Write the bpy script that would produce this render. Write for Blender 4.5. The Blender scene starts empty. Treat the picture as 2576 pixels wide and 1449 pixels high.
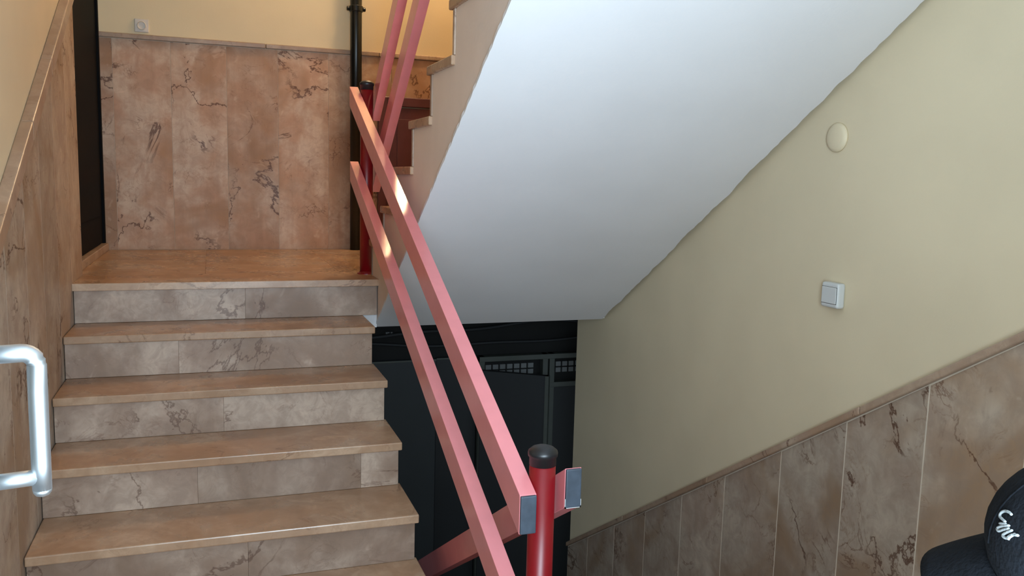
import bpy, bmesh, math, random
from mathutils import Vector, Matrix
random.seed(7)
scene = bpy.context.scene
COL = scene.collection

# ------------------------------------------------------------------ camera
cam_d = bpy.data.cameras.new('camera')
cam = bpy.data.objects.new('camera', cam_d); COL.objects.link(cam)
cam_d.sensor_width = 36.0; cam_d.sensor_fit = 'HORIZONTAL'
cam_d.lens = 29.798; cam_d.clip_start = 0.02
cR = Vector((0.94271467, -0.33261987, 0.02555526))
cU = Vector((0.01821328, 0.12780757, 0.99163174))
cF = Vector((0.33310257, 0.93436034, -0.12654417))
M = Matrix.Identity(4)
for i in range(3):
    M[i][0] = cR[i]; M[i][1] = cU[i]; M[i][2] = -cF[i]
M[0][3], M[1][3], M[2][3] = 0.5291, -3.7404, 0.4559
cam.matrix_world = M
scene.camera = cam

# ------------------------------------------------------------------ world: overcast daylight outside the entrance
world = bpy.data.worlds.new('sky'); scene.world = world
world.use_nodes = True
bg = world.node_tree.nodes['Background']
bg.inputs['Color'].default_value = (0.74, 0.89, 1.0, 1)
bg.inputs['Strength'].default_value = 0.5

# daylight coming in through the open entrance doorway (behind the photographer)
pd = bpy.data.lights.new('doorway_daylight', 'AREA'); pd.shape = 'RECTANGLE'
pd.size = 0.86; pd.size_y = 1.55; pd.energy = 117.0; pd.color = (0.69, 0.86, 1.0)
po = bpy.data.objects.new('doorway_daylight', pd); COL.objects.link(po)
po.location = (0.88, -3.92, 0.45); po.rotation_euler = (math.radians(90+28), 0, 0)   # into the hall, thrown upward off the bright pavement

LAMP_W = 58.0
vs = scene.view_settings
vs.view_transform = 'Standard'; vs.look = 'None'; vs.gamma = 1.0; vs.exposure = 0.0
vs.use_curve_mapping = False
scene.cycles.use_denoising = True
scene.cycles.max_bounces = 9
scene.cycles.diffuse_bounces = 7
scene.cycles.glossy_bounces = 4
scene.cycles.use_adaptive_sampling = True
scene.cycles.adaptive_threshold = 0.02
scene.cycles.caustics_reflective = False
scene.cycles.caustics_refractive = False

# ------------------------------------------------------------------ dimensions
H, G = 0.165, 0.273            # rise, going
W = 1.1655                     # width of the lower flight
XB, XR, YB = 1.230, 2.392, 1.590
OV, TT = 0.0225, 0.030         # nosing overhang, tread thickness
ZL = -6 * H                    # lower landing
ZB = -16 * H                   # basement floor
YF = -3.50                     # entrance wall
ZTOP = 2.72

# ------------------------------------------------------------------ helpers
def tag(o, label=None, cat=None, group=None, kind=None):
    if label: o['label'] = label
    if cat: o['category'] = cat
    if group: o['group'] = group
    if kind: o['kind'] = kind
    return o

def obj(name, bm, mat, parent=None, smooth=False, bevel=0.0, loc=None, seg=2):
    me = bpy.data.meshes.new(name)
    bmesh.ops.remove_doubles(bm, verts=bm.verts, dist=1e-6)
    bmesh.ops.recalc_face_normals(bm, faces=bm.faces)
    bm.to_mesh(me); bm.free()
    mats = mat if isinstance(mat, (list, tuple)) else [mat]
    for m in mats: me.materials.append(m)
    if smooth:
        for p in me.polygons: p.use_smooth = True
    o = bpy.data.objects.new(name, me); COL.objects.link(o)
    if loc is not None: o.location = loc
    if parent is not None: o.parent = parent
    if bevel:
        b = o.modifiers.new('bevel', 'BEVEL'); b.width = bevel; b.segments = seg
        b.limit_method = 'ANGLE'; b.angle_limit = math.radians(35)
    return o

def empty(name, loc=(0, 0, 0)):
    o = bpy.data.objects.new(name, None); COL.objects.link(o); o.location = loc
    o.empty_display_size = 0.05
    return o

def box(bm, lo, hi):
    x0, y0, z0 = lo; x1, y1, z1 = hi
    v = [bm.verts.new(c) for c in ((x0,y0,z0),(x1,y0,z0),(x1,y1,z0),(x0,y1,z0),(x0,y0,z1),(x1,y0,z1),(x1,y1,z1),(x0,y1,z1))]
    for f in ((0,3,2,1),(4,5,6,7),(0,1,5,4),(1,2,6,5),(2,3,7,6),(3,0,4,7)):
        bm.faces.new([v[i] for i in f])
    return bm

def nb(lo, hi): return box(bmesh.new(), lo, hi)

def prism(bm, pts, a, b, axis='x'):
    """pts: polygon in the two other axes; extruded from a to b along axis"""
    def P(t, p):
        if axis == 'x': return (t, p[0], p[1])
        if axis == 'y': return (p[0], t, p[1])
        return (p[0], p[1], t)
    va = [bm.verts.new(P(a, p)) for p in pts]; vb = [bm.verts.new(P(b, p)) for p in pts]
    n = len(pts)
    bm.faces.new(va); bm.faces.new(vb[::-1])
    for i in range(n):
        bm.faces.new((va[i], vb[i], vb[(i+1) % n], va[(i+1) % n]))
    return bm

def lathe(bm, prof, c, seg=32, mat=None):
    """prof: list of (r, h) along local z; c centre; mat optional 3x3 rotation"""
    rings = []
    for r, h in prof:
        ring = []
        for k in range(seg):
            a = 2 * math.pi * k / seg
            v = Vector((r * math.cos(a), r * math.sin(a), h))
            if mat is not None: v = mat @ v
            ring.append(bm.verts.new(v + Vector(c)))
        rings.append(ring)
    for A, B in zip(rings, rings[1:]):
        for k in range(seg):
            bm.faces.new((A[k], A[(k+1) % seg], B[(k+1) % seg], B[k]))
    bm.faces.new(rings[0][::-1]); bm.faces.new(rings[-1])
    return bm

def tube(bm, path, r, seg=12, radii=None):
    path = [Vector(p) for p in path]
    rings = []
    up = Vector((0.13, 0.21, 0.97))
    for i, p in enumerate(path):
        d = (path[min(i+1, len(path)-1)] - path[max(i-1, 0)]).normalized()
        if abs(d.dot(up)) > 0.98: u = Vector((1, 0, 0))
        else: u = up
        s = d.cross(u).normalized(); t = s.cross(d).normalized()
        rr = radii[i] if radii else r
        rings.append([bm.verts.new(p + rr * (math.cos(2*math.pi*k/seg) * s + math.sin(2*math.pi*k/seg) * t)) for k in range(seg)])
    for A, B in zip(rings, rings[1:]):
        for k in range(seg):
            bm.faces.new((A[k], A[(k+1) % seg], B[(k+1) % seg], B[k]))
    bm.faces.new(rings[0][::-1]); bm.faces.new(rings[-1])
    return bm

# ------------------------------------------------------------------ materials
def lin(r, g, b):
    f = lambda c: (c/255/12.92) if c/255 <= 0.04045 else ((c/255+0.055)/1.055)**2.4
    return (f(r), f(g), f(b), 1)

class NT:
    def __init__(self, name):
        self.m = bpy.data.materials.new(name); self.m.use_nodes = True
        self.t = self.m.node_tree; self.n = self.t.nodes; self.b = self.n['Principled BSDF']
    def new(self, typ, **kw):
        n = self.n.new(typ)
        for k, v in kw.items():
            if k in n.inputs.keys() if isinstance(k, str) else False: n.inputs[k].default_value = v
            else: setattr(n, k, v)
        return n
    def link(self, a, b): self.t.links.new(a, b)
    def math(self, op, a, b=None, c=None, clamp=False):
        n = self.n.new('ShaderNodeMath'); n.operation = op; n.use_clamp = clamp
        for i, x in enumerate((a, b, c)):
            if x is None: continue
            if isinstance(x, (int, float)): n.inputs[i].default_value = x
            else: self.link(x, n.inputs[i])
        return n.outputs[0]
    def mix(self, fac, a, b, blend='MIX'):
        n = self.n.new('ShaderNodeMix'); n.data_type = 'RGBA'; n.blend_type = blend
        for s, x in ((n.inputs[0], fac), (n.inputs[6], a), (n.inputs[7], b)):
            if isinstance(x, (int, float, tuple)): s.default_value = x
            else: self.link(x, s)
        return n.outputs[2]
    def noise(self, vec, scale, detail=4, rough=0.5, dist=0.0):
        n = self.n.new('ShaderNodeTexNoise'); n.inputs['Scale'].default_value = scale
        n.inputs['Detail'].default_value = detail; n.inputs['Roughness'].default_value = rough
        n.inputs['Distortion'].default_value = dist
        self.link(vec, n.inputs['Vector']); return n.outputs['Fac']
    def ramp(self, fac, a, b):
        n = self.n.new('ShaderNodeMapRange'); n.interpolation_type = 'SMOOTHSTEP'
        n.inputs['From Min'].default_value = a; n.inputs['From Max'].default_value = b
        self.link(fac, n.inputs['Value']); return n.outputs[0]
    def scalev(self, vec, s):
        n = self.n.new('ShaderNodeVectorMath'); n.operation = 'MULTIPLY'
        self.link(vec, n.inputs[0]); n.inputs[1].default_value = s; return n.outputs[0]
    def addv(self, a, b):
        n = self.n.new('ShaderNodeVectorMath'); n.operation = 'ADD'
        self.link(a, n.inputs[0]); self.link(b, n.inputs[1]); return n.outputs[0]
    def bump(self, h, strength, dist=0.002):
        n = self.n.new('ShaderNodeBump'); n.inputs['Strength'].default_value = strength
        n.inputs['Distance'].default_value = dist; self.link(h, n.inputs['Height'])
        self.link(n.outputs[0], self.b.inputs['Normal'])

def plain(name, col, rough=0.5, metal=0.0, spec=0.5, var=0.06, vscale=9.0, bump=0.0, bscale=120.0, coat=0.0):
    N = NT(name)
    tc = N.new('ShaderNodeTexCoord').outputs['Object']
    f = N.ramp(N.noise(tc, vscale, 3), 0.3, 0.7)
    d = tuple(c * (1 - var) for c in col[:3]) + (1,); u = tuple(min(1, c * (1 + var)) for c in col[:3]) + (1,)
    N.link(N.mix(f, d, u), N.b.inputs['Base Color'])
    N.b.inputs['Roughness'].default_value = rough; N.b.inputs['Metallic'].default_value = metal
    N.b.inputs['Specular IOR Level'].default_value = spec
    N.b.inputs['Coat Weight'].default_value = coat
    if bump: N.bump(N.noise(tc, bscale, 1), bump)
    return N.m

def marble(name, c1, c2, c3, vein, streak=0.35, rough=0.3, vein_amt=0.75, spec=0.5, bright=0.10):
    N = NT(name)
    tc = N.new('ShaderNodeTexCoord').outputs['Object']
    oi = N.new('ShaderNodeObjectInfo').outputs['Random']
    comb = N.n.new('ShaderNodeCombineXYZ')
    N.link(N.math('MULTIPLY', oi, 41.0), comb.inputs[0]); N.link(N.math('MULTIPLY', oi, 67.0), comb.inputs[1]); N.link(N.math('MULTIPLY', oi, 23.0), comb.inputs[2])
    v = N.addv(tc, comb.outputs[0])
    cloud = N.ramp(N.noise(v, 4.2, 4, 0.62, 0.4), 0.36, 0.64)
    cloud2 = N.ramp(N.noise(N.addv(v, comb.outputs[0]), 2.1, 3, 0.6, 0.9), 0.42, 0.66)
    base = N.mix(cloud, c1, c2)
    base = N.mix(cloud2, base, c3)
    st = N.ramp(N.noise(N.scalev(v, (22, 22, 1.6)), 1.0, 3, 0.65), 0.35, 0.75)
    base = N.mix(N.math('MULTIPLY', st, streak), base, tuple(x * 0.72 for x in c3[:3]) + (1,))
    mot = N.ramp(N.noise(v, 16.0, 4, 0.72, 0.8), 0.34, 0.68)
    base = N.mix(N.math('MULTIPLY', mot, 0.42), base, tuple(x * 0.70 for x in c2[:3]) + (1,))
    # pale patches
    pale = N.ramp(N.noise(v, 9.0, 3, 0.7, 0.6), 0.60, 0.80)
    base = N.mix(N.math('MULTIPLY', pale, 0.45), base, tuple(min(1, x * 1.3) for x in c1[:3]) + (1,))
    # crack-like veins
    def veins(scale, width, dist, lo, hi, off):
        sh = N.n.new('ShaderNodeVectorMath'); sh.operation = 'ADD'; N.link(v, sh.inputs[0]); sh.inputs[1].default_value = (off, off*1.7, -off)
        n = N.noise(sh.outputs[0], scale, 8, 0.6, dist)
        a = N.math('ABSOLUTE', N.math('SUBTRACT', n, 0.5))
        line = N.math('SUBTRACT', 1.0, N.ramp(a, width*0.15, width))
        mask = N.ramp(N.noise(sh.outputs[0], scale*0.9+1.0, 3, 0.5), lo, hi)
        return N.math('MULTIPLY', line, mask)
    v1 = veins(1.5, 0.009, 0.5, 0.47, 0.60, 3.1)
    v2 = veins(4.2, 0.014, 0.9, 0.52, 0.68, 11.7)
    v3 = veins(3.4, 0.026, 1.4, 0.58, 0.74, 21.3)
    v4 = veins(7.5, 0.020, 1.6, 0.50, 0.66, 31.9)
    base = N.mix(N.math('MULTIPLY', v3, 0.40), base, tuple(0.5*(x+y) for x, y in zip(c3, vein)))
    base = N.mix(N.math('MULTIPLY', v4, vein_amt*0.5), base, tuple(0.55*x+0.45*y for x, y in zip(c3, vein)))
    base = N.mix(N.math('MULTIPLY', v2, vein_amt*0.75), base, vein)
    base = N.mix(N.math('MULTIPLY', v1, vein_amt), base, tuple(x*0.75 for x in vein[:3]) + (1,))
    # slab-to-slab difference
    hsv = N.n.new('ShaderNodeHueSaturation')
    mr = N.n.new('ShaderNodeMapRange'); N.link(oi, mr.inputs[0]); mr.inputs[3].default_value = 1-bright; mr.inputs[4].default_value = 1+bright
    N.link(mr.outputs[0], hsv.inputs['Value']); N.link(base, hsv.inputs['Color'])
    N.link(hsv.outputs[0], N.b.inputs['Base Color'])
    N.link(N.math('MULTIPLY_ADD', cloud, 0.12, rough - 0.06), N.b.inputs['Roughness'])
    N.b.inputs['Specular IOR Level'].default_value = spec
    return N.m

M_PANEL = marble('marble_wall', lin(184,170,153), lin(163,144,128), lin(152,126,101), lin(94,58,38), streak=0.22, rough=0.52, spec=0.25, vein_amt=0.85)
M_PANEL_LIT = marble('marble_wall_warm_lit', lin(200,174,150), lin(182,144,118), lin(166,126,94), lin(100,60,40), streak=0.26, rough=0.5, spec=0.25, vein_amt=0.85)  # same stone as the other wall panels, the landing's warm light put into its colour
M_RISER = marble('marble_riser', lin(184,164,147), lin(148,125,109), lin(136,112,94), lin(96,66,52), streak=0.05, rough=0.42, spec=0.3, vein_amt=0.6)
M_TREAD = marble('marble_tread', lin(188,160,134), lin(168,135,107), lin(156,122,94), lin(112,74,50), streak=0.06, rough=0.30, vein_amt=0.5)
M_TRIM = marble('marble_trim', lin(178,156,134), lin(164,138,118), lin(158,128,102), lin(104,66,44), streak=0.1, rough=0.35)
M_CREAM = plain('cream_paint', lin(212,198,168), 0.6, var=0.03, vscale=3, bump=0.12, bscale=140)
M_YELLOW = plain('yellow_paint', lin(214,197,160), 0.6, var=0.03, vscale=3, bump=0.12, bscale=140)
M_WHITE = plain('white_soffit', lin(226,226,228), 0.65, var=0.02, vscale=3, bump=0.15, bscale=90)
M_STRING = plain('stringer_plaster', lin(226,212,202), 0.65, var=0.04, vscale=4, bump=0.2, bscale=60)
M_GROUT = plain('grout', lin(206,194,176), 0.8, var=0.05)
M_PINK = plain('pink_rail_paint', lin(220,134,138), 0.2, var=0.03, vscale=14, bump=0.06, bscale=35, spec=0.6)
M_RED = plain('red_post_paint', lin(120,8,18), 0.38, var=0.06, vscale=14, spec=0.5)
M_BLACKPL = plain('black_plastic', lin(26,26,28), 0.4, var=0.1)
M_CAPGREY = plain('slate_grey_plug', lin(60,69,80), 0.5, var=0.15, vscale=40)
M_PIPE = plain('black_pipe_paint', lin(14,20,18), 0.3, var=0.1)
M_DOORBLK = plain('black_door_paint', lin(8,9,12), 0.7, var=0.1, spec=0.08)
M_BROWN = plain('brown_cabinet_paint', lin(92,48,48), 0.4, var=0.08, vscale=12)
M_SWITCH = plain('white_plastic', lin(196,198,196), 0.4, var=0.01)
M_SOCKET = plain('ivory_plastic', lin(206,196,182), 0.4, var=0.02)
M_ALU = plain('aluminium', lin(206,212,216), 0.5, metal=1.0, var=0.03)
M_DARKGREY = plain('dark_grey_panel', lin(50,54,56), 0.6, var=0.06, vscale=3)
M_DARKGREY2 = plain('charcoal_panel', lin(40,42,44), 0.6, var=0.06, vscale=3)
M_FRAME = plain('grey_green_frame_paint', lin(78,82,76), 0.5, var=0.06)
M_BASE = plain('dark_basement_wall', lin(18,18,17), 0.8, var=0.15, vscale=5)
M_TILEW = plain('pale_block', lin(120,122,122), 0.6, var=0.08)
M_CONC = plain('concrete', lin(120,116,110), 0.85, var=0.1)
M_CLOTH = plain('navy_wool', lin(13,16,21), 0.95, var=0.25, vscale=60, bump=0.6, bscale=260, spec=0.15)
M_THREAD = plain('white_thread', lin(122,126,127), 0.8, var=0.08, vscale=90, bump=0.5, bscale=300)
M_SKIN = plain('skin', lin(206,160,134), 0.55, var=0.05)
M_JACKET = plain('navy_jacket', lin(16,19,25), 0.9, var=0.15, vscale=30, bump=0.3, bscale=200)
M_TROUSER = plain('grey_trousers', lin(60,62,66), 0.9, var=0.1)
M_SHOE = plain('dark_shoe', lin(36,34,34), 0.6, var=0.1)
M_GLOBE = None

def glass_mat():
    N = NT('clear_glass'); N.n.remove(N.b)
    out = N.n['Material Output']
    tr = N.n.new('ShaderNodeBsdfTransparent'); tr.inputs[0].default_value = (0.93, 0.96, 0.95, 1)
    gl = N.n.new('ShaderNodeBsdfGlossy'); gl.inputs['Roughness'].default_value = 0.02
    fr = N.n.new('ShaderNodeFresnel'); fr.inputs[0].default_value = 1.45
    mx = N.n.new('ShaderNodeMixShader')
    N.link(fr.outputs[0], mx.inputs[0]); N.link(tr.outputs[0], mx.inputs[1]); N.link(gl.outputs[0], mx.inputs[2])
    N.link(mx.outputs[0], out.inputs[0]); return N.m
M_GLASS = glass_mat()

def emis(name, col, s):
    N = NT(name)
    N.b.inputs['Base Color'].default_value = (0.9, 0.88, 0.82, 1)
    N.b.inputs['Emission Color'].default_value = col; N.b.inputs['Emission Strength'].default_value = s
    return N.m

# ================================================================== SETTING
def struct(name, bm, mat, **kw): return tag(obj(name, bm, mat, **kw), kind='structure')

# ---- middle landing
bm = nb((-0.06, 0.045, -0.225), (XB, YB + 0.02, -TT)); box(bm, (XB, 0.085, -0.225), (XR, YB + 0.02, -TT))
landing = struct('floor', bm, M_WHITE)
tag(landing, 'marble paved landing at the head of the lower flight')
def slab(x0, x1, y0, y1, z, parent, mat=M_TREAD, name='marble_slab', t=TT):
    c = ((x0+x1)/2, (y0+y1)/2, z - t/2)
    dx, dy = (x1-x0)/2, (y1-y0)/2
    return obj(name, nb((-dx, -dy, -t/2), (dx, dy, t/2)), mat, parent, bevel=0.0015, loc=c)
J = 0.0004
slab(0.0, XB+0.004, 0.0, 0.30-J, 0, landing)
for x0, x1 in ((-0.05, 0.50), (0.50, 1.10), (1.10, 1.72), (1.72, XR)):
    slab(x0, x1-J, 0.30 if x1 < 1.2 else 0.30, 0.95-J, 0, landing)
    slab(x0, x1-J, 0.95, YB, 0, landing)

# ---- lower landing (where the photographer's doorway is)
lower = struct('floor', nb((-0.1, YF-0.2, ZL-0.22), (W, -5*G+OV+0.02, ZL-TT)), M_CONC)
tag(lower, 'marble paved lower landing between entrance door and stairs')
box_bm = nb((W, YF-0.2, ZL-0.22), (XR, -2.02+0.02, ZL-TT))
obj('landing_slab', box_bm, M_CONC, lower)
for ix in range(4):
    for iy in range(5):
        x0, x1 = ix*0.6, min(XR, (ix+1)*0.6)
        y1 = -2.02 - iy*0.3; y0 = max(YF-0.2, y1-0.3)
        if iy == 4: y0 = YF - 0.2
        slab(x0, x1-J, y0, y1-J, ZL, lower)
slab(0, 0.6-J, -2.02, -5*G+OV, ZL, lower); slab(0.6, W, -2.02, -5*G+OV, ZL, lower)

# ---- basement floor
base_floor = struct('floor', nb((-0.1, -2.4, ZB-0.2), (3.8, 1.9, ZB)), M_BASE)
tag(base_floor, 'dark basement floor at the foot of the descending stairs')

# ---- left wall
LW = -0.012
bm = prism(bmesh.new(), [(YF, ZB), (0.32, ZB), (0.32, 2.12), (YB+0.2, 2.12), (YB+0.2, ZTOP+0.6), (YF, ZTOP+0.6)], LW-0.22, LW)
wall_left = struct('wall_left', bm, M_CREAM)
S = 0.605
lt = lambda y: 1.010 + 0.61*y          # underside of the left dado rail
def panel(name, mat, parent, pts, a, b, axis, gap=0.0006):
    cx = sum(p[0] for p in pts)/len(pts); cz = sum(p[1] for p in pts)/len(pts)
    q = [(p[0]-cx, p[1]-cz) for p in pts]
    q = [(x - math.copysign(gap, x), z) for x, z in q]
    t = (a+b)/2
    loc = (t, cx, cz) if axis == 'x' else (cx, t, cz)
    return obj(name, prism(bmesh.new(), q, a-t, b-t, axis), mat, parent, bevel=0.0008, loc=loc, seg=1)
obj('grout_bed', prism(bmesh.new(), [(-2.03, ZL), (0.0, -0.4), (0.318, -0.2), (0.318, lt(0.318)), (-2.03, lt(-2.03))], LW, LW+0.010), M_GROUT, wall_left)
edges = [0.318, 0.018, -0.285, -0.575, -0.85, -1.13, -1.43, -1.73, -2.03]
for y1, y0 in zip(edges, edges[1:]):
    nz = lambda y: S*y - 0.36
    panel('marble_panel', M_PANEL, wall_left, [(y0, max(nz(y0), ZL)), (y1, max(nz(y1), ZL)), (y1, lt(y1)-0.002), (y0, lt(y0)-0.002)], LW, 0.0, 'x')
y = -2.03
while y > YF + 0.02:
    y0 = max(y-0.3, YF)
    panel('marble_panel', M_PANEL, wall_left, [(y0, ZL), (y, ZL), (y, lt(-2.03)-0.002), (y0, lt(-2.03)-0.002)], LW, 0.0, 'x')
    y = y0
def trim_run(name, ys, zf, h, a, b, mat=M_TRIM, label=None):
    """dado rail made of several stone pieces; vertical joints"""
    root = empty(name, ((a+b)/2, ys[0], zf(ys[0]))); tag(root, label, kind='structure')
    for y0, y1 in zip(ys, ys[1:]):
        cy, cz = (y0+y1)/2, zf((y0+y1)/2)
        s = 0.0008 if y1 > y0 else -0.0008
        pts = [(y0+s-cy, zf(y0)-cz), (y1-s-cy, zf(y1)-cz), (y1-s-cy, zf(y1)+h-cz), (y0+s-cy, zf(y0)+h-cz)]
        o = obj('trim_piece', prism(bmesh.new(), pts, -abs(b-a)/2, abs(b-a)/2), mat, root, bevel=0.005, loc=(0, cy-ys[0], cz-zf(ys[0])), seg=3)
    return root
trim_run('trim_1', [0.32, -0.40, -0.78, -1.5, -2.03], lt, 0.062, LW, 0.024, label='sloping marble dado rail on the left wall')

# ---- back wall
bm = nb((-0.3, YB+0.012, -0.225), (XR+0.25, YB+0.25, ZTOP+0.6))
wall_back = struct('wall_back', bm, M_YELLOW)
ZT = 1.185
obj('grout_bed', nb((-0.05, YB+0.002, 0), (1.516, YB+0.012, ZT)), M_GROUT, wall_back)
xs = [-0.05, 0.023, 0.326, 0.628, 0.918, 1.215, 1.516]
for x0, x1 in zip(xs, xs[1:]):
    panel('marble_panel', M_PANEL_LIT, wall_back, [(x0, 0.001), (x1, 0.001), (x1, ZT-0.002), (x0, ZT-0.002)], YB, YB+0.012, 'y')
for x0, x1 in ((1.516, 1.60), (1.60, 1.90), (1.90, 2.20), (2.20, XR)):
    panel('marble_panel', M_PANEL_LIT, wall_back, [(x0, 0.945), (x1, 0.945), (x1, ZT-0.002), (x0, ZT-0.002)], YB, YB+0.012, 'y')
root = tag(empty('trim_2', (0.6, YB, ZT)), 'level marble dado rail on the back wall', kind='structure')
for x0, x1 in ((-0.05, 0.85), (0.85, 1.52), (1.52, XR)):
    c = (x0+x1)/2
    obj('trim_piece', nb((x0-c+0.0008, -0.016, 0), (x1-c-0.0008, 0.012, 0.027)), M_TRIM, root, bevel=0.005, loc=(c-0.6, 0, 0), seg=3)

# ---- right wall
bm = prism(bmesh.new(), [(YF, ZB), (0.411, ZB), (0.411, -0.225), (YB+0.25, -0.225), (YB+0.25, ZTOP+0.6), (YF, ZTOP+0.6)], XR, XR+0.22)
wall_right = struct('wall_right', bm, M_CREAM)
rt = lambda y: -1.288 - 0.6272*y - 0.026      # underside of the right dado rail
P0 = XR - 0.012
obj('grout_bed', prism(bmesh.new(), [(-2.285, rt(-2.285)-1.02), (0.410, rt(0.410)-1.02), (0.410, rt(0.410)), (-2.285, rt(-2.285))], XR-0.0112, XR), M_GROUT, wall_right)
edges = [-2.285, -1.983, -1.680, -1.376, -1.052, -0.750, -0.446, -0.146, 0.154, 0.410]
for y0, y1 in zip(edges, edges[1:]):
    panel('marble_panel', M_PANEL, wall_right, [(y0, rt(y0)-1.0), (y1, rt(y1)-1.0), (y1, rt(y1)-0.004), (y0, rt(y0)-0.004)], P0, XR, 'x', gap=0.0020)
y = -2.285
while y > YF + 0.02:
    y0 = max(y-0.3, YF)
    panel('marble_panel', M_PANEL, wall_right, [(y0, ZL), (y, ZL), (y, rt(-2.285)-0.004), (y0, rt(-2.285)-0.004)], P0, XR, 'x', gap=0.0020)
    y = y0
trim_run('trim_3', [0.410, -0.25, -0.95, -1.74, -2.285], rt, 0.026, XR-0.026, XR, label='sloping marble dado rail on the right wall')
trim_run('trim_4', [-2.285, YF], lambda y: rt(-2.285), 0.026, XR-0.026, XR, label='level marble dado rail beside the entrance')

# ---- ceiling over the landing, soffit of the next flight, floor above the entrance
struct('ceiling', nb((-0.25, 0.0, ZTOP), (XR+0.2, YB+0.2, ZTOP+0.2)), M_WHITE)
bm = prism(bmesh.new(), [(-2.54, 1.60), (0.0, ZTOP), (0.0, ZTOP+0.2), (-2.54, 1.80)], LW, W)
tag(struct('ceiling', bm, M_WHITE), 'sloping underside of the next flight up')
tag(struct('ceiling', nb((LW, YF-0.1, 1.60), (XR, -2.54, 1.80)), M_WHITE), 'ceiling over the entrance')
tag(struct('ceiling', nb((-0.25, YF-0.1, ZTOP+0.55), (XR+0.2, 0.0, ZTOP+0.7)), M_WHITE), 'ceiling of the upper floor')

# ---- entrance wall behind the photographer, with the doorway he stands in
bm = bmesh.new()
box(bm, (-0.25, YF-0.12, ZL-0.2), (0.40, YF, ZTOP+0.6))
box(bm, (0.40, YF-0.12, 1.45), (1.32, YF, ZTOP+0.6))
box(bm, (1.32, YF-0.12, ZL-0.2), (XR+0.2, YF, ZTOP+0.6))
struct('wall_front', bm, M_CREAM)
tag(struct('floor', nb((-6, -12, ZL-0.22), (8, YF-0.2, ZL-0.06)), M_CONC), 'pavement outside the entrance')

# ---- open entrance door leaf with a pull handle (hinged at the left jamb)
hinge = Vector((0.415, -3.43, ZL)); free = Vector((0.228, -2.50, ZL))
dirv = (free - hinge).normalized(); LEAF = (free - hinge).length
door = tag(empty('door_1', hinge), 'open aluminium entrance door leaf with a bar handle', kind='structure')
ang = math.atan2(dirv.y, dirv.x); door.rotation_euler = (0, 0, ang)     # local +x along the leaf, local -y faces the stairs side
bm = bmesh.new(); T2 = 0.02
for lo, hi in (((0, -T2, 0.01), (0.07, T2, 2.3)), ((LEAF-0.07, -T2, 0.01), (LEAF, T2, 2.3)), ((0.07, -T2, 0.01), (LEAF-0.07, T2, 0.12)), ((0.07, -T2, 2.22), (LEAF-0.07, T2, 2.3)), ((0.07, -T2, 0.95), (LEAF-0.07, T2, 1.03))):
    box(bm, lo, hi)
obj('door_frame', bm, M_ALU, door, bevel=0.003)
obj('pane', nb((0.07, -0.004, 0.12), (LEAF-0.07, 0.004, 0.95)), M_GLASS, door)
obj('pane', nb((0.07, -0.004, 1.03), (LEAF-0.07, 0.004, 2.22)), M_GLASS, door)
# handle: bar and two arms, bent from one tube
inv = (Matrix.Translation(hinge) @ Matrix.Rotation(ang, 4, 'Z')).inverted()
top = inv @ Vector((0.326, -2.575, 0.2315)); bot = inv @ Vector((0.321, -2.594, 0.053))
yb = (top.y + bot.y)/2; xb = (top.x + bot.x)/2
hz0, hz1 = bot.z + 0.0, top.z
rr = 0.0112
pth = [(xb, -T2, hz1)]
for k in range(7):
    a = math.pi/2 * k/6
    pth.append((xb, yb + 0.016*(1-math.sin(a)), hz1 - 0.016*(1-math.cos(a))))
arm_z = hz0 + 0.02
for k in range(1, 6): pth.append((xb, yb, hz1 - 0.016 + (hz0 + 0.004 - hz1 + 0.016)*k/5))
bm = tube(bmesh.new(), pth, rr, 20, radii=[rr]*(len(pth)))
lathe(bm, [(rr, 0.0), (rr*0.92, -0.004), (rr*0.7, -0.0075), (rr*0.3, -0.0095)], (xb, yb, hz0+0.004), 20)
obj('pull_handle', bm, M_ALU, door, smooth=True)
obj('handle_arm', tube(bmesh.new(), [(xb, -T2, arm_z), (xb, yb, arm_z)], 0.0098, 18), M_ALU, door, smooth=True)

# ---- black door on the landing, left
XD = -0.050
d1 = tag(empty('door_2', (XD, 0.95, 0)), 'black metal door at the left of the landing', kind='structure')
obj('leaf', nb((-0.04, -0.57, 0.045), (0.0, 0.585, 2.07)), M_DOORBLK, d1, bevel=0.003)
bm = bmesh.new()
box(bm, (-0.05, 0.585, 0.0), (0.012, 0.630, 2.12)); box(bm, (-0.05, -0.63, 0.0), (0.012, -0.57, 2.12)); box(bm, (-0.05, -0.57, 2.07), (0.012, 0.585, 2.12))
obj('door_frame', bm, M_DOORBLK, d1, bevel=0.003)
for z0, z1 in ((0.2, 1.9),):
    obj('door_panel', nb((-0.002, -0.42, z0), (0.008, 0.42, z1)), M_DOORBLK, d1, bevel=0.006)
obj('door_sill', nb((-0.05, -0.62, 0.0), (0.028, 0.61, 0.042)), M_TRIM, d1, bevel=0.004)

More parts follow.
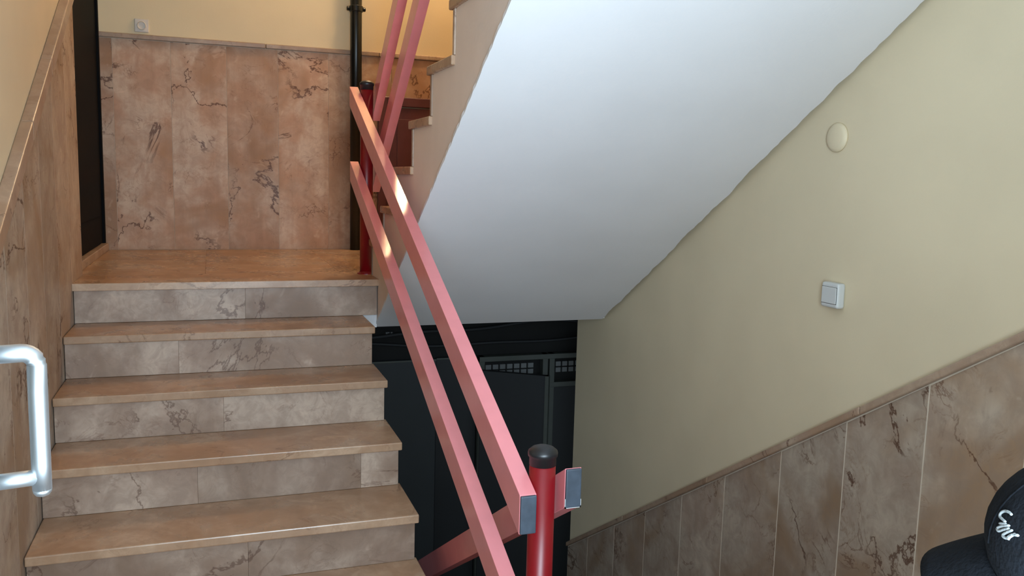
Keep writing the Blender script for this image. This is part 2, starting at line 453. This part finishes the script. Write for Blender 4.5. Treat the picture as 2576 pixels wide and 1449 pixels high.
# ================================================================== STAIRS
# ---- lower flight (left), rising away from the entrance
fa = empty('stair_flight', (W/2, -1.36, ZL))
tag(fa, 'lower marble stair flight rising along the left wall to the landing', 'stairs')
def put(o, root):
    o.parent = root; o.location = Vector(o.location) - root.location
    return o
pts = []
for i in range(5, 0, -1):
    pts += [(-i*G+OV+0.02, -(i+1)*H - (0.0 if i < 5 else 0.0)), (-i*G+OV+0.02, -i*H-TT)]
pts += [(OV+0.03, -H-TT), (OV+0.03, -0.225), (-0.02, -0.235-0.12), (-5*G+OV+0.25, ZL-0.2), (-5*G+OV+0.02, ZL-0.2)]
put(obj('stair_body', prism(bmesh.new(), pts, 0.004, W-0.012), M_CONC), fa)
for i in range(1, 6):
    y0, y1 = -i*G, -(i-1)*G + OV + 0.018
    c = (W/2, (y0+y1)/2, -i*H-TT/2)
    put(obj('tread', nb((-W/2+0.003, y0-c[1], -TT/2), (W/2, y1-c[1], TT/2)), M_TREAD, bevel=0.004, loc=c), fa)
splits = {0: [0.66], 1: [0.40], 2: [0.56], 3: [0.47, 1.02], 4: [0.62], 5: [0.45]}
for i in range(0, 6):
    xr = (XB - 0.004) if i == 0 else W - 0.0093
    xs_ = [0.003] + splits[i] + [xr]
    z0, z1 = -(i+1)*H + 0.001, -i*H - TT
    for a, b in zip(xs_, xs_[1:]):
        c = ((a+b)/2, -i*G+OV+0.01, (z0+z1)/2)
        put(obj('riser', nb((a-c[0]+0.0002, -0.01, z0-c[2]), (b-c[0]-0.0002, 0.01, z1-c[2])), M_RISER, bevel=0.0005, loc=c, seg=1), fa)

# ---- upper flight (right), rising back over the descending stairs
YB1 = 0.1945
NB = 10
fb = empty('stair_flight', (1.8, -1.0, 0.6))
tag(fb, 'upper stair flight overhead at the right, white soffit and plastered side', 'stairs')
YS, ZS, MS = 0.07, -0.225, 0.623
sof = lambda y: ZS + MS*(YS - y)
pts = []
for k in range(1, NB+1):
    yn = YB1 - (k-1)*G
    pts += [(yn-OV-0.02, (k-1)*H), (yn-OV-0.02, k*H-TT)]
yend = YB1 - NB*G - 0.05
pts += [(yend, NB*H-TT), (yend, sof(yend)+0.008), (YS, ZS+0.008)]
# lip where the side plaster meets the landing edge
pts += [(YS, -TT)]
put(obj('stair_body', prism(bmesh.new(), pts, XB, XR-0.03), M_STRING, bevel=0.002, seg=1), fb)
# soffit: plaster skin with hand-trowelled, uneven edges
bm = bmesh.new()
n = 150; rows = []
jit = 0.0
for i in range(n+1):
    y = YS + 0.004 + (yend - YS)*i/n
    jit = 0.80*jit + random.uniform(-0.0032, 0.0032)
    xr = XR - 0.016 + max(-0.012, min(0.010, jit))
    xl = XB - 0.002 + random.uniform(-0.0015, 0.0012)
    z = sof(y)
    row = []
    for t in (0, 0.02, 0.25, 0.5, 0.75, 0.97, 1.0):
        x = xl + (xr-xl)*t
        row.append((x, y, z + 0.0015*math.sin(3.1*x+2.3*y)*math.sin(5*y)))
    rows.append(row)
vt = [[bm.verts.new(p) for p in r] for r in rows]
vu = [[bm.verts.new((p[0], p[1], p[2]+0.012)) for p in r] for r in rows]
for A, B in zip(range(n), range(1, n+1)):
    for j in range(6):
        bm.faces.new((vt[A][j], vt[A][j+1], vt[B][j+1], vt[B][j]))
        bm.faces.new((vu[A][j], vu[B][j], vu[B][j+1], vu[A][j+1]))
    bm.faces.new((vt[A][0], vt[B][0], vu[B][0], vu[A][0])); bm.faces.new((vt[A][6], vu[A][6], vu[B][6], vt[B][6]))
for r in (0, n):
    for j in range(6): bm.faces.new((vt[r][j], vu[r][j], vu[r][j+1], vt[r][j+1]))
put(tag(obj('soffit', bm, M_WHITE, smooth=False), 'white plaster underside'), fb)
for k in range(1, NB+1):
    yn = YB1 - (k-1)*G
    y0, y1 = yn - G - OV - 0.018, yn
    xa, xb_ = XB-0.012, XR-0.002
    c = ((xa+xb_)/2, (y0+y1)/2, k*H-TT/2); hx = (xb_-xa)/2
    put(obj('tread', nb((-hx, y0-c[1], -TT/2), (hx, y1-c[1], TT/2)), M_TREAD, bevel=0.004, loc=c), fb)
    z0, z1 = (k-1)*H, k*H-TT
    c = ((xa+xb_)/2+0.004, yn-OV-0.01, (z0+z1)/2); hx -= 0.004
    put(obj('riser', nb((-hx, -0.01, z0-c[2]), (hx, 0.01, z1-c[2])), M_RISER, bevel=0.0012, loc=c, seg=1), fb)

# ---- descending flight (right) down to the basement
fc = empty('stair_flight', (1.8, -1.0, -1.7))
tag(fc, 'stair flight going down to the basement along the right wall', 'stairs')
Y0C = -2.02
pts = [(Y0C-OV-0.02, ZL-0.4)]
for j in range(0, 10):
    yn = Y0C + j*G
    pts += [(yn-OV-0.02, ZL-(j+1)*H-TT), (yn+G-OV-0.02, ZL-(j+1)*H-TT)]
pts = pts[:-1] + [(Y0C+9*G-OV-0.02, ZB)]
put(obj('stair_body', prism(bmesh.new(), pts + [(Y0C+8*G, ZB)], XB+0.02, XR-0.014), M_CONC), fc)
for j in range(1, 10):
    yn = Y0C + j*G
    y0, y1 = yn-G-OV-0.018, yn
    c = ((XB+XR)/2, (y0+y1)/2, ZL-j*H-TT/2); hx = (XR-XB)/2-0.013
    put(obj('tread', nb((-hx, y0-c[1], -TT/2), (hx, y1-c[1], TT/2)), M_TREAD, bevel=0.004, loc=c), fc)
for j in range(0, 10):
    yn = Y0C + j*G
    z0, z1 = ZL-(j+1)*H, ZL-j*H-TT
    c = ((XB+XR)/2, yn-OV-0.01, (z0+z1)/2); hx = (XR-XB)/2-0.02
    put(obj('riser', nb((-hx, -0.01, z0-c[2]+0.001), (hx, 0.01, z1-c[2])), M_RISER, bevel=0.0012, loc=c, seg=1), fc)

# ================================================================== RAILINGS
XP = 1.2132; RP = 0.0295
def post(y, z0, ztop, label, flange=True):
    r = tag(empty('newel_post', (XP, y, z0)), label, 'post', 'red newel posts of the stair railing')
    h = ztop - z0
    obj('pole', lathe(bmesh.new(), [(RP, 0), (RP, h-0.020)], (0, 0, 0), 40), M_RED, r, smooth=False)
    for p in r.children[0].data.polygons: p.use_smooth = len(p.vertices) == 4
    c = lathe(bmesh.new(), [(RP+0.0006, h-0.021), (RP+0.0006, h-0.002), (RP+0.0035, h-0.0005), (RP+0.004, h+0.006), (RP+0.003, h+0.011), (RP*0.85, h+0.0175), (RP*0.5, h+0.0215), (RP*0.15, h+0.0230), (0.0005, h+0.0231)], (0, 0, 0), 40)
    o = obj('post_cap', c, M_BLACKPL, r, smooth=True); tag(o, 'black plastic cap')
    if flange:
        obj('base_flange', lathe(bmesh.new(), [(RP+0.012, 0), (RP+0.012, 0.004), (RP+0.004, 0.007), (RP+0.001, 0.012)], (0, 0, 0.0), 32), M_RED, r)
    return r
post(0.2313, 0.0, 0.868, 'red round newel post on the landing beside the black pipe')
post(-2.0536, ZL, -0.148, 'near red round newel post at the foot of the railing')
tag(post(0.44+0.30, ZB, ZB+0.86, 'red round newel post at the bottom of the basement stairs'))

def rail(root, x0, x1, ya, yb, zf_top, hv, cap_near=None, capmat=M_BLACKPL):
    """square tube between ya and yb with plumb-cut ends; zf_top gives the top edge"""
    cy = (ya+yb)/2; cz = zf_top(cy); cx = (x0+x1)/2
    t = 0.0022; hw = (x1-x0)/2
    o_pts = [(ya-cy, zf_top(ya)-hv-cz), (yb-cy, zf_top(yb)-hv-cz), (yb-cy, zf_top(yb)-cz), (ya-cy, zf_top(ya)-cz)]
    i_pts = [(ya-cy, zf_top(ya)-hv-cz+t), (yb-cy, zf_top(yb)-hv-cz+t), (yb-cy, zf_top(yb)-cz-t), (ya-cy, zf_top(ya)-cz-t)]
    bm = bmesh.new()
    O = [[bm.verts.new((sx*hw, p[0], p[1])) for p in o_pts] for sx in (-1, 1)]
    I = [[bm.verts.new((sx*(hw-t), p[0], p[1])) for p in i_pts] for sx in (-1, 1)]
    # outer walls
    for V, flip in ((O, 1), (I, -1)):
        L, R_ = V
        for q in ((L[0], L[1], L[2], L[3]), (R_[0], R_[1], R_[2], R_[3]), (L[3], L[2], R_[2], R_[3]), (L[0], L[1], R_[1], R_[0])):
            bm.faces.new(q)
    for e in ((0, 3), (1, 2)):
        a, b = e
        bm.faces.new((O[0][a], O[0][b], I[0][b], I[0][a])); bm.faces.new((O[1][a], O[1][b], I[1][b], I[1][a]))
        bm.faces.new((O[0][a], O[1][a], I[1][a], I[0][a])); bm.faces.new((O[0][b], O[1][b], I[1][b], I[0][b]))
    o = obj('rail', bm, M_PINK, bevel=0.0022)
    o.location = (cx, cy, cz); put(o, root)
    for ye, s in ((ya, 1), (yb, -1)):
        zt = zf_top(ye)
        m = 0.0016
        bm = bmesh.new()
        lo = (-hw+t*0.5+m*0, min(0.0, -s*0.003), zt-hv+t*0.6); hi = (hw-t*0.5, max(0.0, -s*0.003), zt-t*0.6)
        if True:
            cap = obj('end_cap', nb((lo[0], -0.004, lo[2]-cz), (hi[0], 0.004, hi[2]-cz)), capmat, o, bevel=0.0025)
            cap.location = (0, ye-cy - s*0.0025, 0)
    return o

zA1 = lambda y: -0.217 + 0.452*(y + 2.107)
zA2 = lambda y: -0.317 + 0.434*(y + 1.664)
ra = tag(empty('handrail', (1.16, -0.9, 0)), 'pink pair of rails sloping up over the lower flight, in front', 'handrail', 'pink handrails on the red posts')
rail(ra, 1.1425, 1.1810, -2.104, 0.285, zA1, 0.088, capmat=M_CAPGREY)
rail(ra, 1.1425, 1.1810, -2.104, 0.270, zA2, 0.088, capmat=M_CAPGREY)
zB1 = lambda y: 0.698 + 0.102 - 0.775*(y - 0.319)
zB2 = lambda y: 0.366 + 0.102 - 0.745*(y - 0.319)
rb = tag(empty('handrail', (1.262, -0.9, 1.0)), 'pink pair of rails climbing beside the upper flight steps', 'handrail', 'pink handrails on the red posts')
rail(rb, 1.2490, 1.2870, -1.9, 0.298, zB1, 0.102)
rail(rb, 1.2490, 1.2870, -1.9, 0.298, zB2, 0.102)
zC1 = lambda y: -0.165 - 0.605*(y + 2.104)
rc = tag(empty('handrail', (1.262, -0.9, -0.9)), 'pink rail descending to the basement behind the near post', 'handrail', 'pink handrails on the red posts')
rail(rc, 1.2465, 1.2850, -2.104, 0.79, zC1, 0.090, capmat=M_CAPGREY)
rail(rc, 1.2465, 1.2850, -2.104, 0.79, lambda y: zC1(y)-0.33, 0.090, capmat=M_CAPGREY)

rim = rc.children[0]
z_e = -0.165 - 0.090; hw2 = 0.01925
bm = bmesh.new()
for lo, hi in (((-hw2, -0.0008, 0.0), (hw2, 0.0006, 0.0045)), ((-hw2, -0.0008, 0.0), (-hw2+0.0035, 0.0006, 0.022)), ((hw2-0.003, -0.0008, 0.0), (hw2, 0.0006, 0.019))):
    box(bm, lo, hi)
cp = obj('chipped_paint', bm, M_SWITCH, rim)
cp.location = Vector((1.26575, -2.1075, z_e)) - rc.location - rim.location
tag(cp, 'bare white paint chip on the cut end')

# ================================================================== WALL FITTINGS
# black pipe in front of the back wall
pr = tag(empty('drain_pipe', (1.372, YB-0.055, 0)), 'black vertical pipe against the back wall', 'pipe')
o = obj('pipe', lathe(bmesh.new(), [(0.0345, 0.0), (0.0345, ZTOP)], (0, 0, 0), 32), M_PIPE, pr)
for p in o.data.polygons: p.use_smooth = len(p.vertices) == 4
bm = lathe(bmesh.new(), [(0.037, 1.430), (0.041, 1.433), (0.041, 1.463), (0.037, 1.466)], (0, 0, 0), 32)
for s in (-1, 1):
    lathe(bm, [(0.004, 0), (0.011, 0.002), (0.013, 0.008), (0.013, 0.016), (0.010, 0.020)], (s*0.036, 0.0, 1.448), 14, Matrix.Rotation(s*math.pi/2, 3, 'Y'))
obj('collar', bm, M_PIPE, pr)
obj('collar_bracket', nb((-0.012, 0.03, 1.436), (0.012, 0.062, 1.460)), M_PIPE, pr, bevel=0.002)

# wall socket on the back wall
so = tag(empty('wall_socket', (0.180, YB+0.012, 1.262)), 'small square ivory wall outlet above the back dado', 'socket')
obj('plate', nb((-0.038, -0.010, -0.036), (0.038, 0.0, 0.038)), M_SOCKET, so, bevel=0.005)
obj('outlet', lathe(bmesh.new(), [(0.024, 0.0), (0.024, 0.008), (0.021, 0.010), (0.019, 0.004)], (0, -0.008, 0.0), 28, Matrix.Rotation(math.pi/2, 3, 'X')), M_SOCKET, so, smooth=False)

# light switch on the right wall
sw = tag(empty('light_switch', (XR, -1.578, 0.121)), 'white rocker light switch on the right wall', 'switch')
o = obj('housing', prism(bmesh.new(), [(-0.039, -0.040), (0.039, -0.040), (0.039, 0.040), (-0.039, 0.040)], -0.030, 0.0), M_SWITCH, sw, bevel=0.008, seg=3)
o = obj('rocker', prism(bmesh.new(), [(-0.033, -0.026), (0.033, -0.026), (0.033, 0.026), (-0.033, 0.026)], -0.0325, -0.02), M_SWITCH, sw, bevel=0.002)
obj('rocker_gap', prism(bmesh.new(), [(-0.0338, -0.0270), (0.0338, -0.0270), (0.0338, 0.0270), (-0.0338, 0.0270)], -0.0304, -0.021), M_BLACKPL, sw)

# round junction cover on the right wall
jc = tag(empty('junction_cover', (XR, -1.530, 0.614)), 'round cream painted junction box cover on the right wall', 'cover')
obj('dome', lathe(bmesh.new(), [(0.046, 0.0), (0.046, 0.004), (0.043, 0.009), (0.034, 0.0125), (0.018, 0.0145), (0.001, 0.015)], (0, 0, 0), 40, Matrix.Rotation(-math.pi/2, 3, 'Y')), M_CREAM, jc, smooth=True)

# brown meter cabinet set into the back wall
mc = tag(empty('meter_cabinet', (1.95, YB, 0.12)), 'dark brown cupboard in the back wall behind the upper flight', 'cabinet')
X0, X1, Z0, Z1 = 1.516-1.95, 2.36-1.95, 0.0, 0.825
bm = bmesh.new()
for lo, hi in (((X0, -0.022, Z0), (X0+0.055, 0.012, Z1)), ((X1-0.055, -0.022, Z0), (X1, 0.012, Z1)), ((X0+0.055, -0.022, Z1-0.055), (X1-0.055, 0.012, Z1)), ((X0+0.055, -0.022, Z0), (X1-0.055, 0.012, Z0+0.05))):
    box(bm, lo, hi)
obj('cabinet_frame', bm, M_BROWN, mc, bevel=0.004)
xm = (X0+X1)/2
for a, b in ((X0+0.060, xm-0.002), (xm+0.002, X1-0.060)):
    dd = obj('cabinet_door', nb((a, -0.012, Z0+0.055), (b, 0.012, Z1-0.062)), M_BROWN, mc, bevel=0.003)
    obj('door_panel', nb((a+0.06, -0.017, Z0+0.12), (b-0.06, -0.010, Z1-0.13)), M_BROWN, dd, bevel=0.004)
obj('plinth', nb((X0, -0.004, -0.12), (X1, 0.012, 0.0)), M_TRIM, mc)

# lamp on the ceiling over the landing
LX, LY = 1.76, 1.13
lp = tag(empty('ceiling_lamp', (LX, LY, ZTOP)), 'warm globe lamp under the landing ceiling', 'lamp')
obj('lamp_base', lathe(bmesh.new(), [(0.055, -0.028), (0.065, -0.020), (0.065, 0.0)], (0, 0, 0), 32), M_SWITCH, lp, smooth=False)
ob = lathe(bmesh.new(), [(0.003, -0.196)] + [(0.09*math.sin(a), -0.106-0.09*math.cos(a)) for a in [math.radians(t) for t in range(12, 150, 12)]] + [(0.05, -0.028)], (0, 0, 0), 32)
AREA = 4*math.pi*0.09**2
warm = (1.0, 0.69, 0.39, 1)
obj('lamp_globe', ob, emis('warm_lamp_glass', warm, LAMP_W/(AREA*math.pi)*1.0), lp, smooth=True)

# ================================================================== BASEMENT
YW = 1.60
bw = struct('wall_basement', nb((-0.1, YW+0.02, ZB), (3.8, YW+0.25, -0.225)), M_BASE)
tag(bw, 'dark basement back wall under the landing')
struct('wall_basement_side', nb((3.6, 0.41, ZB), (3.8, YW+0.02, -0.225)), M_BASE)
struct('wall_basement_far', nb((-0.1, -2.4, ZB), (XB+0.0, -2.2, ZL-0.22)), M_BASE)
struct('ceiling', nb((XR, 0.41, -0.30), (3.8, YW+0.25, -0.225)), M_BASE)
# bulkhead band above the partition with cables
ZP = -0.722
def cable(y, z, amp, r, label):
    path = []
    ph = random.uniform(0, 6)
    for i in range(40):
        x = 1.2 + 2.2*i/39
        path.append((x, y + 0.01*math.sin(2.2*x+ph), z + amp*math.sin(2.6*x+ph) + 0.4*amp*math.sin(7*x+2*ph)))
    o = obj('cable', tube(bmesh.new(), path, r, 8), M_DARKGREY2, smooth=True)
    tag(o, label, 'cable', 'cables under the landing')
    return o
cable(1.58, -0.44, 0.020, 0.011, 'upper dark cable slung along the basement bulkhead')
cable(1.57, -0.53, 0.030, 0.012, 'middle dark cable slung along the basement bulkhead')
cable(1.58, -0.62, 0.018, 0.010, 'lowest dark cable slung along the basement bulkhead')
# small white number plate
npn = tag(empty('number_plate', (1.602, 1.615, -0.556)), 'tiny pale tag on the dark basement bulkhead', 'plate')
obj('plate', nb((-0.035, 0.0, -0.020), (0.035, 0.006, 0.020)), M_BASE, npn, bevel=0.002)
bm = bmesh.new()
for lo, hi in (((-0.022, -0.002, -0.014), (-0.010, 0.0, 0.014)), ((-0.010, -0.002, -0.014), (0.004, 0.0, -0.006)), ((-0.010, -0.002, 0.006), (0.002, 0.0, 0.014)), ((0.010, -0.002, 0.002), (0.022, 0.0, 0.014)), ((0.006, -0.002, -0.010), (0.014, 0.0, 0.002))):
    box(bm, lo, hi)
obj('mark', bm, M_TILEW, npn)

# two flat storage doors (left)
for (x0, x1, yy, m, lab) in ((1.10, 1.905, 1.56, M_DARKGREY, 'left dark grey storage door in the basement'), (1.912, 2.19, 1.585, M_DARKGREY2, 'charcoal storage panel beside the basement doorway')):
    r = tag(empty('storage_door', ((x0+x1)/2, yy, ZB)), lab, 'door')
    w = (x1-x0)/2
    obj('leaf', nb((-w, 0, 0.01), (w, 0.03, ZP-ZB)), m, r, bevel=0.003)
    obj('top_edge', nb((-w, -0.006, ZP-ZB-0.012), (w, 0.0, ZP-ZB)), M_FRAME, r, bevel=0.002)
# glazed partition with transoms
dr = tag(empty('door_3', (2.66, YW-0.02, ZB)), 'dim grey door frame with transom grille in the basement', kind='structure')
def fr(lo, hi): return nb(lo, hi)
HP = ZP - ZB
for x in (2.20-2.66, 2.655-2.66, 2.705-2.66, 3.20-2.66):
    obj('mullion', nb((x, -0.03, 0), (x+0.038, 0.03, HP)), M_FRAME, dr, bevel=0.003)
obj('head_rail', nb((2.20-2.66, -0.032, HP-0.035), (3.24-2.66, 0.03, HP)), M_FRAME, dr, bevel=0.003)
obj('transom_rail', nb((2.20-2.66, -0.032, HP-0.235), (3.24-2.66, 0.03, HP-0.20)), M_FRAME, dr, bevel=0.003)
for (a, b) in ((2.245, 2.60), (2.755, 3.19)):
    nx = 7 if b < 2.7 else 9
    for r_ in range(2):
        for c_ in range(nx):
            w = (b-a)/nx; x0 = a + c_*w + 0.006 - 2.66; z0 = HP-0.052-(r_+1)*0.042
            obj('grille_block', nb((x0, -0.005, z0), (x0+w-0.012, 0.012, z0+0.032)), M_TILEW, dr)
obj('backing', nb((2.20-2.66, 0.026, 0), (3.24-2.66, 0.034, HP)), M_BASE, dr)
obj('side_panel', nb((2.743-2.66, 0.0, 0), (3.2-2.66, 0.02, HP-0.235)), M_DARKGREY2, dr)
obj('inner_frame', nb((2.600-2.66, -0.02, 0), (2.630-2.66, 0.02, HP-0.2)), M_FRAME, dr, bevel=0.003)
# half-open leaf swinging towards the stairs
lf = tag(empty('basement_door_leaf', (2.21, YW-0.06, ZB)), 'half-open dark grey door leaf in the basement doorway', 'door')
LWID = 0.46
lf.rotation_euler = (0, 0, math.radians(-34))
obj('leaf', nb((0, -0.02, 0.01), (LWID, 0.02, HP-0.085)), M_DARKGREY2, lf, bevel=0.003)
obj('leaf_edge', nb((LWID-0.02, -0.026, 0.01), (LWID+0.004, 0.022, HP-0.085)), M_FRAME, lf, bevel=0.002)

# ================================================================== CHILD WITH A CAP (only the cap reaches into the picture)
CAPC = Vector((1.2630, -3.2587, 0.1513)); CYAW = 2.0174
cap = tag(empty('baseball_cap', CAPC), 'dark navy cap with white embroidered lettering at the bottom right', 'cap')
cap.rotation_euler = (Matrix.Rotation(CYAW, 4, 'Z') @ Matrix.Rotation(0.0636, 4, 'Y') @ Matrix.Rotation(-0.137, 4, 'X')).to_euler()
RX, RY, RZ = 0.1022, 0.0912, 0.0839
bm = bmesh.new()
nu, nv = 48, 14
prev = None
for iv in range(nv+1):
    a = math.radians(-27 + 116.9*iv/nv)
    ring = []
    for k in range(nu):
        t = 2*math.pi*k/nu
        cr = math.cos(a) if a > 0 else 1 - 0.10*abs(a)
        ring.append(bm.verts.new((RX*cr*math.cos(t), RY*cr*math.sin(t), RZ*math.sin(a))))
    if prev:
        for k in range(nu):
            bm.faces.new((prev[k], prev[(k+1) % nu], ring[(k+1) % nu], ring[k]))
    prev = ring
bm.faces.new(prev)
co = obj('crown', bm, M_CLOTH, cap, smooth=True)
sd = co.modifiers.new('thickness', 'SOLIDIFY'); sd.thickness = 0.003; sd.offset = -1
# panel seams of the crown
for k in range(6):
    t = math.radians(30 + 60*k); path = []
    for iv in range(11):
        a = math.radians(2 + 84*iv/10)
        path.append((RX*1.001*math.cos(a)*math.cos(t), RY*1.001*math.cos(a)*math.sin(t), RZ*1.001*math.sin(a)))
    obj('seam', tube(bmesh.new(), path, 0.0009, 6), M_CLOTH, cap, smooth=True)
# visor: curved sheet with thickness
bm = bmesh.new()
top_, bot_ = [], []
nt, ns = 28, 8
for i in range(nt+1):
    t = math.radians(-68 + 136*i/nt)
    rt_, rb_ = [], []
    L = 0.0612*max(0.0, math.cos(t*0.98))**0.55
    for j in range(ns+1):
        q = j/ns
        x = RX*0.97*math.cos(t) + L*q
        yv = RY*math.sin(t)*(1 + 0.06*q)
        z = -0.014 - 0.025*(yv/0.09)**2 - 0.4794*L*q - 1.6*(L*q)**2
        rt_.append(bm.verts.new((x, yv, z))); rb_.append(bm.verts.new((x, yv, z-0.006)))
    top_.append(rt_); bot_.append(rb_)
for i in range(nt):
    for j in range(ns):
        bm.faces.new((top_[i][j], top_[i+1][j], top_[i+1][j+1], top_[i][j+1]))
        bm.faces.new((bot_[i][j], bot_[i][j+1], bot_[i+1][j+1], bot_[i+1][j]))
    bm.faces.new((top_[i][ns], top_[i+1][ns], bot_[i+1][ns], bot_[i][ns])); bm.faces.new((top_[i][0], bot_[i][0], bot_[i+1][0], top_[i+1][0]))
for i in (0, nt):
    for j in range(ns):
        bm.faces.new((top_[i][j], top_[i][j+1], bot_[i][j+1], bot_[i][j]))
obj('visor', bm, M_CLOTH, cap, smooth=True)
obj('top_button', lathe(bmesh.new(), [(0.008, 0.0), (0.008, 0.003), (0.005, 0.006), (0.0005, 0.007)], (0, 0, RZ-0.001), 16), M_CLOTH, cap, smooth=True)
# raised white embroidery on the front panel
STROKES = [
 [(0.0667,0.0552,0.0396),(0.0699,0.0516,0.0400),(0.0743,0.0481,0.0384),(0.0777,0.0469,0.0350),(0.0778,0.0487,0.0326),(0.0746,0.0527,0.0324),(0.0712,0.0565,0.0322)],
 [(0.0669,0.0606,0.0320),(0.0745,0.0561,0.0273),(0.0786,0.0537,0.0234),(0.0770,0.0560,0.0223),(0.0722,0.0591,0.0261),(0.0668,0.0619,0.0301)],
 [(0.0637,0.0643,0.0303),(0.0700,0.0619,0.0247),(0.0725,0.0611,0.0213),(0.0686,0.0645,0.0215),(0.0641,0.0660,0.0265),(0.0577,0.0694,0.0290)],
 [(0.0778,0.0522,0.0276),(0.0702,0.0579,0.0315)],
 [(0.0671,0.0659,0.0210),(0.0656,0.0659,0.0240),(0.0608,0.0672,0.0290)]]
def smooth_path(p, n=5):
    p = [Vector(x) for x in p]
    out = []
    for i in range(len(p)-1):
        a, b, c, d = p[max(i-1, 0)], p[i], p[i+1], p[min(i+2, len(p)-1)]
        for k in range(n):
            t = k/n
            out.append(0.5*((2*b) + (c-a)*t + (2*a-5*b+4*c-d)*t*t + (3*b-a-3*c+d)*t**3))
    return out + [p[-1]]
bm = bmesh.new()
for st in STROKES:
    sp = smooth_path(st); n_ = len(sp)
    tube(bm, sp, 0.001, 8, radii=[0.0013 if 0 < i < n_-1 else 0.0006 for i in range(n_)])
tag(obj('embroidery', bm, M_THREAD, cap, smooth=True), 'white embroidered letters')

# the child under the cap, standing on the lower landing
def build_child():
    V, E, Rd = [], [], []
    def add(p, r, link=None):
        V.append(p); Rd.append(r)
        if link is not None: E.append((link, len(V)-1))
        return len(V)-1
    pel = add((0, 0, 0.58), 0.085)
    wai = add((0, 0, 0.68), 0.080, pel); che = add((0, 0, 0.80), 0.090, wai); nb_ = add((0, 0, 0.895), 0.052, che)
    nk = add((0.0, 0, 0.945), 0.038, nb_); h1 = add((0.012, 0, 1.00), 0.058, nk); h2 = add((0.006, 0, 1.06), 0.074, h1); h3 = add((0.0, 0, 1.115), 0.062, h2)
    add((0.096, 0, 1.045), 0.009, h2)                                    # nose
    for s in (-1, 1):
        e_ = add((-0.008, s*0.082, 1.045), 0.013, h2)                    # ear
        sh = add((0, s*0.095, 0.855), 0.045, che); el = add((-0.015, s*0.140, 0.69), 0.034, sh); wr = add((0.035, s*0.150, 0.545), 0.022, el)
        pa = add((0.050, s*0.148, 0.495), 0.023, wr)
        for k, (dx, ln) in enumerate(((0.020, 0.050), (0.008, 0.056), (-0.004, 0.052), (-0.015, 0.042))):
            k1 = add((0.052+dx, s*0.146, 0.470), 0.0075, pa)
            k2 = add((0.058+dx, s*0.141, 0.470-ln*0.5), 0.0066, k1)
            add((0.060+dx, s*0.130, 0.470-ln*0.9), 0.0058, k2)
        t1 = add((0.078, s*0.136, 0.495), 0.0080, pa); add((0.090, s*0.128, 0.468), 0.0066, t1)
        hp = add((0, s*0.052, 0.54), 0.066, pel); kn = add((0.012, s*0.058, 0.30), 0.047, hp); an = add((-0.005, s*0.060, 0.075), 0.034, kn)
        add((-0.030, s*0.062, 0.038), 0.030, an); ft = add((0.055, s*0.066, 0.034), 0.032, an); add((0.100, s*0.070, 0.030), 0.027, ft)
    bm = bmesh.new(); sk = bm.verts.layers.skin.verify()
    vs_ = [bm.verts.new(p) for p in V]
    for v, r in zip(vs_, Rd):
        v[sk].radius = (r, r); v[sk].use_root = False
    vs_[0][sk].use_root = True
    for a, b in E: bm.edges.new((vs_[a], vs_[b]))
    me = bpy.data.meshes.new('body_skeleton'); bm.to_mesh(me); bm.free()
    o = bpy.data.objects.new('body_skeleton', me); COL.objects.link(o)
    m = o.modifiers.new('skin', 'SKIN'); m.use_smooth_shade = True
    o.modifiers.new('sub', 'SUBSURF').levels = 2
    dg = bpy.context.evaluated_depsgraph_get(); dg.update()
    out = bpy.data.meshes.new_from_object(o.evaluated_get(dg))
    bpy.data.objects.remove(o)
    zmin = min(v.co.z for v in out.vertices)
    out.materials.clear()
    for m_ in (M_SKIN, M_JACKET, M_TROUSER, M_SHOE): out.materials.append(m_)
    for p in out.polygons:
        c = p.center; p.use_smooth = True
        if c.z > 0.945 or (abs(c.y) > 0.105 and c.z < 0.535): p.material_index = 0
        elif c.z > 0.60 or abs(c.y) > 0.125: p.material_index = 1
        elif c.z > 0.072: p.material_index = 2
        else: p.material_index = 3
    for v in out.vertices: v.co.z -= zmin
    return out
pe = tag(empty('person', (CAPC.x, CAPC.y, ZL)), 'child in a navy jacket standing under the cap', 'person')
pe.rotation_euler = (0, 0, CYAW)
bo = bpy.data.objects.new('body', build_child()); COL.objects.link(bo); bo.parent = pe
HZ = CAPC.z - ZL
bo.location = (0, 0, 0)
for s in (-1, 1):
    obj('eye', lathe(bmesh.new(), [(0.0005, -0.008), (0.006, -0.005), (0.008, 0), (0.006, 0.005), (0.0005, 0.008)], (0.068, s*0.027, 1.068), 14), M_BLACKPL, pe, smooth=True)
obj('mouth', tube(bmesh.new(), [(0.066, -0.018, 1.002), (0.072, -0.008, 0.999), (0.073, 0.0, 0.998), (0.072, 0.008, 0.999), (0.066, 0.018, 1.002)], 0.003, 8), plain('lip', lin(170,96,88), 0.5), pe, smooth=True)
# short hair at the back of the head
bm = bmesh.new(); prev = None
for iv in range(8):
    a = math.radians(-50 + 48*iv/7); ring = []
    for k in range(21):
        t = math.radians(75 + 210*k/20)
        ring.append(bm.verts.new((0.085*math.cos(a)*math.cos(t), 0.083*math.cos(a)*math.sin(t), 1.062 + 0.085*math.sin(a))))
    if prev:
        for k in range(20): bm.faces.new((prev[k], prev[k+1], ring[k+1], ring[k]))
    prev = ring
ho = obj('hair', bm, plain('dark_hair', lin(40,30,24), 0.7, var=0.3, vscale=80), pe, smooth=True)
sd = ho.modifiers.new('thickness', 'SOLIDIFY'); sd.thickness = 0.006
